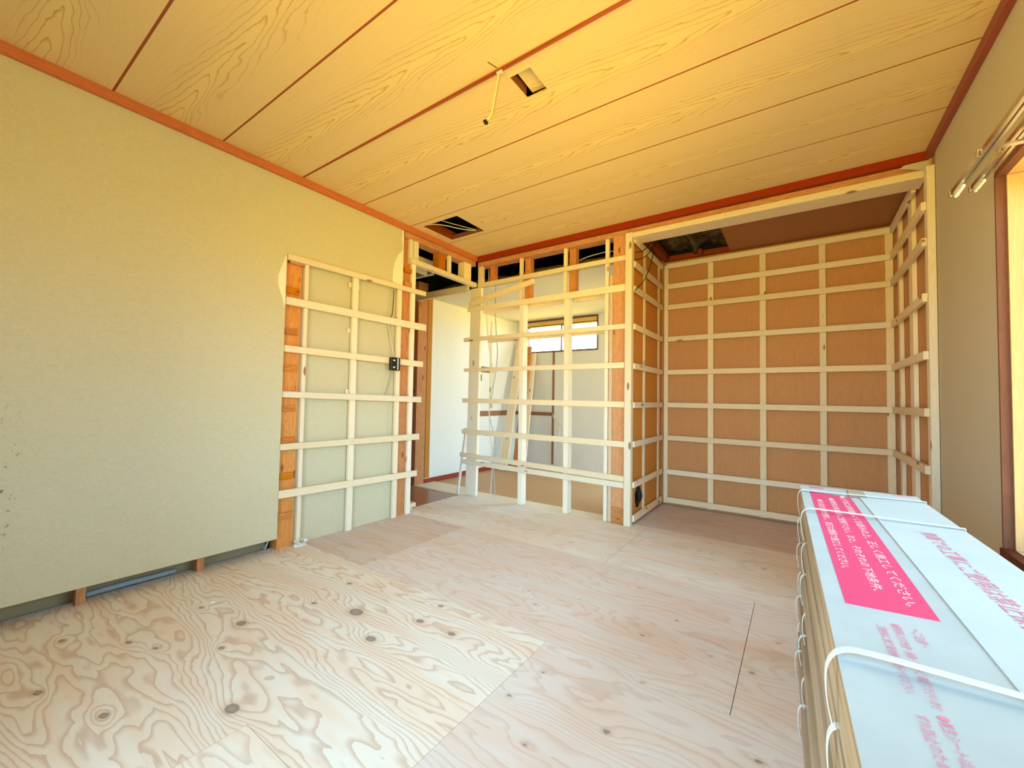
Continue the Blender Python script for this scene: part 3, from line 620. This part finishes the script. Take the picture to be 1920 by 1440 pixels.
for (y0, y1, lab) in ((.455, .495, 'in the middle'), (.900, .950, 'by the inner corner')):
    boxobj('recess_upright', (1.4885, y0, .045), (1.500, y1, 2.34), P['z'], f'pale upright batten on the left cheek of the recess, {lab}', 'batten', 'upright battens on the left cheek of the recess')
for (y0, y1, lab) in ((.40, .50, 'in the middle'), (.80, .86, 'by the inner corner'), (.020, .085, 'at the outer edge')):
    boxobj('recess_upright', (3.181, y0, .045), (3.203 if y0 > .1 else 3.2145, y1, 2.34), P['z'], f'pale upright batten on the right cheek of the recess, {lab}', 'batten', 'upright battens on the right cheek of the recess')
boxobj('recess_post', (1.455, .098, FZ), (1.508, .150, 2.364), P['z'], 'pale square post at the front left corner of the recess', 'post')
slabobj('recess_header', [(1.5085, .098, 2.320), (3.196, .098, 2.312), (3.196, .098, 2.356), (1.5085, .098, 2.359)], (0, .165, 0), P['x'], 'deep pale header beam across the top of the recess', 'beam')
slabobj('torn_paper_flap', [(3.10, .088, 2.400), (3.205, .088, 2.402), (3.205, .086, 2.345), (3.17, .086, 2.352), (3.085, .088, 2.385)], (0, .003, 0), PAPER_R, 'torn wallpaper flap curling at the right end of the recess header', 'torn paper', bev=0)
bm = bmesh.new(); add_box(bm, (1.50, 1.024, 2.425), (2.12, 1.0345, 2.62)); struct('ceiling_recess_void', bm, SHADE)  # near-black sheet painting the shade of the opening above the recess
# attic things above the recess
bm = bmesh.new(); vs = []
for i in range(31):
    row = []
    for j in range(31):
        x = 1.50+.68*i/30; y = .30+.70*j/30
        z = 2.50-.05*max(0, (y-.62)/.4)+.05*mnoise.noise(Vector((x*7, y*7, 1)))+.02*mnoise.noise(Vector((x*22, y*22, 4)))-.05*math.exp(-((x-1.82)/.03)**2)
        row.append(bm.verts.new((x, y, z)))
    vs.append(row)
for i in range(30):
    for j in range(30): bm.faces.new([vs[i][j], vs[i+1][j], vs[i+1][j+1], vs[i][j+1]]).smooth = True
tag(link('insulation_film', bm, FOIL), 'crumpled shiny black film bag in the opening above the recess', 'insulation bag')
boxobj('attic_beam', (1.52, .40, 2.375), (1.565, 1.03, 2.44), ATT, 'dark red beam at the left edge of the opening above the recess', 'beam')
boxobj('attic_beam', (1.57, .99, 2.375), (2.10, 1.03, 2.42), ATT, 'dark red beam at the back edge of the opening above the recess', 'beam')
boxobj('attic_strut', (1.84, .93, 2.376), (1.875, .988, 2.42), ATT, 'short dark red strut between black film bags above the recess', 'strut')
for k, pts in enumerate(([(1.60, .42, 2.47), (1.575, .34, 2.33), (1.545, .25, 2.25), (1.515, .17, 2.22)], [(1.62, .43, 2.47), (1.59, .36, 2.30), (1.56, .24, 2.19), (1.515, .15, 2.155)],
                         [(1.63, .45, 2.47), (1.60, .40, 2.32), (1.58, .35, 2.15), (1.56, .24, 2.0), (1.52, .14, 1.90)])):
    tubeobj('recess_cable', pts, .0035, BLACKP, ['thin black cable dropping from the opening into the recess, shortest', 'thin black cable dropping from the opening into the recess, middle length', 'thin black cable dropping from the opening into the recess, longest'][k], 'cable', 'black cables at the recess top')

# ------------------------------------------------------------------ right wall with window
Wy0, Wy1, Wz0, Wz1 = -2.50, -.815, .480, 1.893
bm = bmesh.new()
add_box(bm, (3.215, Wy1, -.3), (3.42, .0135, 3.0)); add_box(bm, (3.215, -3.6, -.3), (3.42, Wy0, 3.0))
add_box(bm, (3.215, Wy0, -.3), (3.42, Wy1, Wz0)); add_box(bm, (3.215, Wy0, Wz1), (3.42, Wy1, 3.0))
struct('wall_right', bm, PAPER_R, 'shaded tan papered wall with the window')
bm = bmesh.new(); add_box(bm, (3.218, .014, -.3), (3.42, 1.13, 3.0)); struct('wall_right_recess_backing', bm, TAN)
w2 = empty('window_2'); w2['kind'] = 'structure'
bm = bmesh.new()
add_box(bm, (3.208, Wy1-.007, Wz0), (3.235, Wy1+.004, Wz1), 0); add_box(bm, (3.208, Wy0, Wz1-.012), (3.235, Wy1, Wz1+.012), 0)
link('window_casing', bm, wood('dark_red_brown_casing', (.24, .075, .03), (.15, .04, .02), 'z', .5), w2)
bm = bmesh.new(); add_box(bm, (3.236, Wy1-.014, Wz0+.02), (3.42, Wy1-.001, Wz1-.013), 0); add_box(bm, (3.236, Wy0+.001, Wz0+.02), (3.42, Wy0+.014, Wz1-.013), 0); add_box(bm, (3.236, Wy0+.015, Wz1-.012), (3.42, Wy1-.015, Wz1-.001), 0)
link('window_jamb', bm, JAMB, w2)
bm = bmesh.new(); add_box(bm, (3.236, Wy0+.002, Wz0+.001), (3.42, Wy1-.002, Wz0+.019), 0); link('window_sill', bm, plain('grey_white_sill', (.72, .71, .68), .5), w2)
bm = bmesh.new(); add_box(bm, (3.200, Wy0, Wz0-.012), (3.235, Wy1, Wz0+.022), 0); link('sill_edge', bm, wood('dark_sill_edge', (.14, .04, .02), (.09, .02, .01), 'y', .5), w2)
bm = bmesh.new()
for pts in ([(3.290, .500), (3.419, .500), (3.419, .590), (3.38, .580), (3.35, .585), (3.325, .573), (3.300, .572), (3.292, .54)],):
    add_slab(bm, [(x, Wy1-.0145, z) for x, z in pts], (0, -.0015, 0), 0, 0)
link('jamb_scar', bm, wood('reddish_scar', (.52, .19, .07), (.36, .10, .04), 'x', .8), w2)
def sash(par, lo, hi, ax):
    pass
bm = bmesh.new(); f_ = .035
for (ya, yb, x) in ((Wy0+.016, -1.64, 3.385), (-1.68, Wy1-.016, 3.36)):
    add_box(bm, (x, ya, Wz0+.02), (x+.02, ya+f_, Wz1-.014)); add_box(bm, (x, yb-f_, Wz0+.02), (x+.02, yb, Wz1-.014))
    add_box(bm, (x, ya+f_, Wz0+.02), (x+.02, yb-f_, Wz0+.06)); add_box(bm, (x, ya+f_, Wz1-.05), (x+.02, yb-f_, Wz1-.014))
link('window_frame', bm, SILV, w2)
for (ya, yb, x) in ((Wy0+.052, -1.676, 3.393), (-1.644, Wy1-.052, 3.368)):
    bm = bmesh.new(); add_box(bm, (x, ya, Wz0+.061), (x+.004, yb, Wz1-.051)); link('window_pane', bm, GLASS, w2)
# wall behind the camera; its unseen door opening is added for fill light
bm = bmesh.new(); DX0, DX1, DZ1 = 1.15, 3.05, 2.0
add_box(bm, (-.3, -3.68, -.3), (DX0, -3.55, 3.0)); add_box(bm, (DX1, -3.68, -.3), (3.42, -3.55, 3.0)); add_box(bm, (DX0, -3.68, DZ1), (DX1, -3.55, 3.0)); add_box(bm, (DX0, -3.68, -.3), (DX1, -3.55, .03))
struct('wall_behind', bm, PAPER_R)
w3 = empty('fill_door'); w3['kind'] = 'structure'  # unseen sliding door added to let in fill light
bm = bmesh.new()
for (xa, xb, y) in ((DX0, 2.12, -3.62), (2.08, DX1, -3.60)):
    add_box(bm, (xa, y, .03), (xa+.045, y+.02, DZ1)); add_box(bm, (xb-.045, y, .03), (xb, y+.02, DZ1)); add_box(bm, (xa+.045, y, .03), (xb-.045, y+.02, .10)); add_box(bm, (xa+.045, y, DZ1-.05), (xb-.045, y+.02, DZ1))
link('door_frame', bm, SILV, w3)
for (xa, xb, y) in ((DX0+.046, 2.074, -3.612), (2.126, DX1-.046, -3.592)):
    bm = bmesh.new(); add_box(bm, (xa, y, .101), (xb, y+.004, DZ1-.051)); link('door_pane', bm, GLASS, w3)
# unseen outer sides added to shut daylight out of the attic
bm = bmesh.new(); add_box(bm, (-2.3, -3.8, -.3), (-2.2, 2.5, 3.0)); add_box(bm, (-2.3, 2.31, -.3), (-1.1, 2.5, 3.0)); add_box(bm, (-2.3, -3.8, -.3), (-.27, -3.7, 3.0)); struct('wall_light_block', bm, SHADE)

# ------------------------------------------------------------------ curtain rails
def rail(x, y1, z, lab):
    r = empty('curtain_rail', (x, y1, z)); tag(r, lab, 'curtain rail', 'double curtain rail over the window')
    L = -1.95
    bm = bmesh.new(); add_box(bm, (-.011, L, .006), (.011, 0, .012)); add_box(bm, (-.011, L, -.006), (-.008, 0, .006)); add_box(bm, (.008, L, -.006), (.011, 0, .006))
    add_box(bm, (-.008, L, -.007), (-.003, 0, -.005)); add_box(bm, (.003, L, -.007), (.008, 0, -.005)); link('rail_track', bm, CHROME, r)
    bm = bmesh.new(); add_box(bm, (-.013, -.006, -.010), (.013, .008, .014), 0, .002); link('end_cap', bm, CHROME, r)
    for k in range(6):
        bm = bmesh.new(); bmesh.ops.create_uvsphere(bm, u_segments=10, v_segments=6, radius=.0055)
        for v in bm.verts: v.co.z = v.co.z*1.3-.014; v.co.y += -.02-.017*k
        for f in bm.faces: f.smooth = True
        link('runner', bm, WHITEP, r)
    for yy in (-.30, -1.1):
        bm = bmesh.new(); add_box(bm, (-.016, yy-.012, .0125), (3.214-x, yy+.012, .018), 0, .001); add_box(bm, (-.018, yy-.012, -.008), (-.0115, yy+.012, .0125), 0, .001); link('bracket', bm, CHROME, r)
    return r
rail(3.075, -.935, 1.806, 'outer bright metal curtain rail, the one farther from the wall')
rail(3.152, -.825, 1.852, 'inner bright metal curtain rail, the one nearer the wall')

# ------------------------------------------------------------------ ceiling wire and cut-outs
ys3 = YS-3*PITCH
w_ = empty('lamp_wire', (1.53, ys3, CZ-.016)); tag(w_, 'bare lamp wire hanging from a ceiling joint beside the square cut-out', 'lamp wire')
tubeobj('wire', [(0, 0, .0), (-.004, -.004, -.03), (-.012, -.010, -.10), (-.020, -.012, -.15), (-.030, -.010, -.178), (-.052, -.012, -.200)], .0032, CABW, parent=w_)
tubeobj('wire', [(.01, .004, .0), (.002, .002, -.03), (-.006, -.005, -.10), (-.014, -.009, -.15), (-.024, -.006, -.178), (-.050, -.010, -.200)], .0024, wood('olive_wire', (.45, .36, .15), (.3, .22, .08), 'z', .4), parent=w_)
bm = bmesh.new(); add_box(bm, (-.066, -.020, -.212), (-.050, -.004, -.196), 0, .002); add_box(bm, (-.063, -.026, -.208), (-.056, .002, -.200), 0, .001); link('connector', bm, BLACKP, w_)
bm = bmesh.new(); add_box(bm, (-.010, -.008, -.004), (.018, .008, .008), 0, .002); link('cleat', bm, CABW, w_)
slabobj('cut_mark', [(1.512, ys3-.060, CZ-.0006), (1.516, ys3-.060, CZ-.0006), (1.530, ys3-.012, CZ-.0006), (1.526, ys3-.012, CZ-.0006)], (0, 0, .0005), BLACKP, 'short dark cut mark on the ceiling crossing the joint by the lamp wire', 'mark', bev=0).location = (0, 0, -.0006)
slabobj('ceiling_offcut', [(1.560, -1.625, 2.488), (1.76, -1.64, 2.500), (1.74, -1.475, 2.486), (1.560, -1.490, 2.480)], (0, 0, .006), CEILM, 'cut-out piece of ceiling board lying askew above the square opening', 'board', bev=0)
boxobj('attic_joist', (1.40, -1.484, 2.462), (1.85, -1.45, 2.478), ATT, 'dark red joist at the far edge of the square ceiling opening', 'joist', 'attic joists seen in the ceiling openings')
boxobj('attic_joist', (1.505, -1.72, 2.468), (1.540, -1.51, 2.53), ATT, 'dark red joist at the left edge of the square ceiling opening', 'joist', 'attic joists seen in the ceiling openings')
boxobj('attic_joist', (-.045, -.85, 2.460), (-.002, -.30, 2.54), ATT, 'dark red joist along the wall side of the rectangular ceiling opening', 'joist', 'attic joists seen in the ceiling openings')
boxobj('attic_joist', (-.001, -.380, 2.460), (.40, -.345, 2.50), ATT, 'dark red joist at the far edge of the rectangular ceiling opening', 'joist', 'attic joists seen in the ceiling openings')
tubeobj('attic_cable', [(.0, -.72, 2.475), (.05, -.70, 2.472), (.10, -.66, 2.476), (.14, -.58, 2.482), (.21, -.48, 2.475), (.30, -.40, 2.470)], .004, CABW, 'whitish cable looping across the rectangular ceiling opening', 'cable', 'cables in the rectangular ceiling opening')
tubeobj('attic_cable', [(.14, -.73, 2.49), (.20, -.62, 2.48), (.26, -.50, 2.475), (.31, -.41, 2.470)], .0028, CABW, 'thinner straight cable crossing the rectangular ceiling opening', 'cable', 'cables in the rectangular ceiling opening')

# ------------------------------------------------------------------ stack of flooring cartons
def carton_mat(name, c1, c2):
    m, t, b = newmat(name); b.inputs['Roughness'].default_value = .55; b.inputs['Specular IOR Level'].default_value = .35
    n = noise(t, coords(t, (1, 1, 1)), 7, 4, .6); n2 = noise(t, coords(t, (60, 2, 60)), 2, 3)
    c = mixc(t, rng_(t, n, .3, .7), c1, c2); t.links.new(c, b.inputs['Base Color']); bump(t, b, math_(t, 'ADD', n, math_(t, 'MULTIPLY', n2, .2)), .25, .006); return m
CARTT = carton_mat('carton_printed_white_top', (.50, .555, .58), (.45, .505, .53))
CARTF = carton_mat('carton_white_flap', (.56, .63, .66), (.52, .595, .63))
def side_mat():
    m, t, b = newmat('carton_brown_side'); v = coords(t, (.8, .8, 26), rand=True); n = noise(t, v, 2.2, 3, .6)
    c = mixc(t, rng_(t, n, .35, .65), (.50, .39, .28), (.34, .25, .17)); t.links.new(c, b.inputs['Base Color']); return m
CARTS = side_mat()
RPINK = plain('carton_red_print', (.78, .075, .20), .5, c2=(.72, .07, .19), gs=8)
PPINK = plain('carton_pink_print', (.84, .26, .38), .5, gs=8)
STRAP = plain('white_blue_strap', (.76, .88, .95), .35, gs=8)
WPRN = plain('carton_reversed_white_print', (.93, .80, .80), .5, gs=8)
TAPE = plain('clear_brown_tape', (.52, .46, .36), .25, gs=8)
def strap_obj(par, v, w, wd, h, lift, name='strap', sag=0):
    """flat band round the carton at distance v from the far end"""
    t0 = .0012; prof = []
    prof = [(-.004-lift*.25, -h*.92), (-.009-lift*.3, -h*.6), (-.010-lift*.3, -h*.25), (-.006-lift*.2, -.004), (.004, .0035+lift*.5), (.03, .0025+lift), (w*.35, .0025+lift*.8), (w*.75, .0025+lift*.35), (w-.006, .0028), (w+.002, -.002), (w+.003, -h*.5), (w+.002, -h*.95)]
    pts = smooth_path([(a, 0, b) for a, b in prof], 4)
    bm = bmesh.new(); rows = []
    for i, p in enumerate(pts):
        d = (pts[min(i+1, len(pts)-1)]-pts[max(i-1, 0)]).normalized(); nrm = Vector((-d.z, 0, d.x))*t0
        sk = sag*max(0, min(1, p.x/w))
        rows.append([bm.verts.new((p.x+nrm.x*s, -v+q+sk, p.z+nrm.z*s)) for s, q in ((0, -wd/2), (1, -wd/2), (1, wd/2), (0, wd/2))])
    for i in range(len(rows)-1):
        for k in range(4):
            f = bm.faces.new([rows[i][k], rows[i][(k+1) % 4], rows[i+1][(k+1) % 4], rows[i+1][k]]); f.smooth = k in (0, 2)
    bm.faces.new(rows[0]); bm.faces.new(rows[-1][::-1])
    return link(name, bm, STRAP, par)
TOPZ, NB = .700, 7; BH = (TOPZ-FZ)/NB; BW, BL = .333, 1.82
FONT = None
def text(s, size, u, v0, v1, m, par, name='print'):
    """one line of print running down the box; u = baseline offset across the lid"""
    c = bpy.data.curves.new(name, 'FONT'); c.body = s; c.size = size; c.resolution_u = 2; c.fill_mode = 'BOTH'
    o = bpy.data.objects.new(name, c); COL.objects.link(o)
    bpy.context.view_layer.update()
    dg = bpy.context.evaluated_depsgraph_get(); me = bpy.data.meshes.new_from_object(o.evaluated_get(dg))
    COL.objects.unlink(o); bpy.data.objects.remove(o)
    xs = [v.co.x for v in me.vertices]; x0, x1 = min(xs), max(xs)
    for v in me.vertices:
        q = (v.co.x-x0)/(x1-x0); y = v.co.y
        v.co = Vector((u+y, -(v0+(v1-v0)*q), 0))
    me.materials.clear(); me.materials.append(m)
    o = bpy.data.objects.new(name, me); COL.objects.link(o); o.parent = par
    return o
rnd = [(0, 0, 0)]+[(-.001, .004, .0), (-.004, .012, -.002), (-.002, -.010, .003), (-.008, .018, -.002), (-.004, .0, .002), (-.012, .010, -.001)]
names_ = ['topmost carton, the one whose red and white lid shows', 'second from the top', 'third from the top', 'fourth from the top', 'fifth from the top', 'sixth from the top', 'at the bottom on the floor']
for k in range(NB):
    dx, dy, dr = rnd[k]; z1 = TOPZ-k*BH
    b = empty('flooring_carton', (2.598+dx, -1.114+dy, z1-BH+.0006), -math.atan2(-.02920401, .99957347)+dr)
    tag(b, f'strapped carton of floorboards, {names_[k]}', 'carton', 'stacked cartons of floorboards')
    h = BH-.0012
    bm = bmesh.new(); add_box(bm, (0, -BL, 0), (BW, 0, h-.004), 0, .002); link('carton_body', bm, CARTS, b)
    if k: CT, CF = CARTS, CARTS
    else: CT, CF = CARTT, CARTF
    for (a, c, nm, m, zt) in ((0.0, .1655, 'lid_flap', CT, h-.0012), (.1640, BW, 'lid_flap', CF, h)):
        bm = bmesh.new()
        if a == 0: add_slab(bm, [(a-.001, -BL, h-.0035), (c, -BL, h-.0035), (c, 0, h-.0035), (a-.001, 0, h-.0035)], (0, 0, .0012), 0, .0004)
        else: add_slab(bm, [(a, -BL, h-.002), (c+.001, -BL, h-.0018), (c+.001, 0, h-.0018), (a, 0, h-.002)], (0, 0, .0014), 0, .0004)
        f = link(nm, bm, m, b)
    for (v, wd, lift) in ((.141, .012, .002), (.470, .012, .006), (1.314, .013, .010), (1.66, .013, .004)):
        st = strap_obj(b, v+(0 if k == 0 else random.uniform(-.02, .02)), BW, wd, h, lift if k == 0 else 0.0, sag=.035 if (k == 0 and v < .2) else .02 if k == 0 and v < .5 else .01)
        st.location.z = h - (.0005 if k else 0)
        if k: st.location.z = h-.006
    if k == 0:
        lidz = h-.0021
        red = slabobj('red_panel', [(.026, -1.125, 0), (.138, -1.115, 0), (.138, -.150, 0), (.026, -.118, 0)], (0, 0, .0003), RPINK, parent=b, bev=0); red.location.z = lidz
        tp = slabobj('tape', [(.135, -.145, 0), (.185, -.145, 0), (.190, -.003, 0), (.145, -.003, 0)], (0, 0, .0003), TAPE, parent=b, bev=0); tp.location.z = h-.0002
        T = []
        T.append(text('●必ず施工説明書をよくお読みの上、正しく施工してください。', .019, .108, .150, 1.080, WPRN, b))
        T.append(text('●接着剤は専用品をご使用下さい。また、それぞれの下地条件、', .018, .073, .215, 1.040, WPRN, b))
        T.append(text('●釘は指定の物を使用し、適正な間隔で施工してください。', .018, .039, .260, .945, WPRN, b))
        for o_ in T: o_.location.z = lidz+.0006
        T = [text('〜ご注意〜', .013, .095, 1.165, 1.222, PPINK, b), text('●開梱時に必ず仕様・色柄・数量をご確認くださいませ', .0125, .074, 1.165, 1.368, PPINK, b),
             text('ご使用前に施工業者様へお知らせください。', .0125, .056, 1.180, 1.352, PPINK, b), text('●養生シートは必ず外して', .0125, .074, 1.378, 1.50, PPINK, b), text('ずれ防止のため水平な', .0125, .056, 1.388, 1.50, PPINK, b)]
        for o_ in T: o_.location.z = lidz+.0006
        t_ = text('無断での工事にご使用は禁止保管です', .034, .234, .540, 1.17, PPINK, b); t_.location.z = h+.0002
        t_ = slabobj('print', [(.03, -.035, 0), (.075, -.035, 0), (.07, -.02, 0), (.028, -.018, 0)], (0, 0, .0003), RPINK, parent=b, bev=0); t_.location.z = lidz
        t_ = slabobj('print', [(.27, -.030, 0), (.31, -.028, 0), (.30, -.014, 0), (.265, -.016, 0)], (0, 0, .0003), PPINK, parent=b, bev=0); t_.location.z = h-.0003
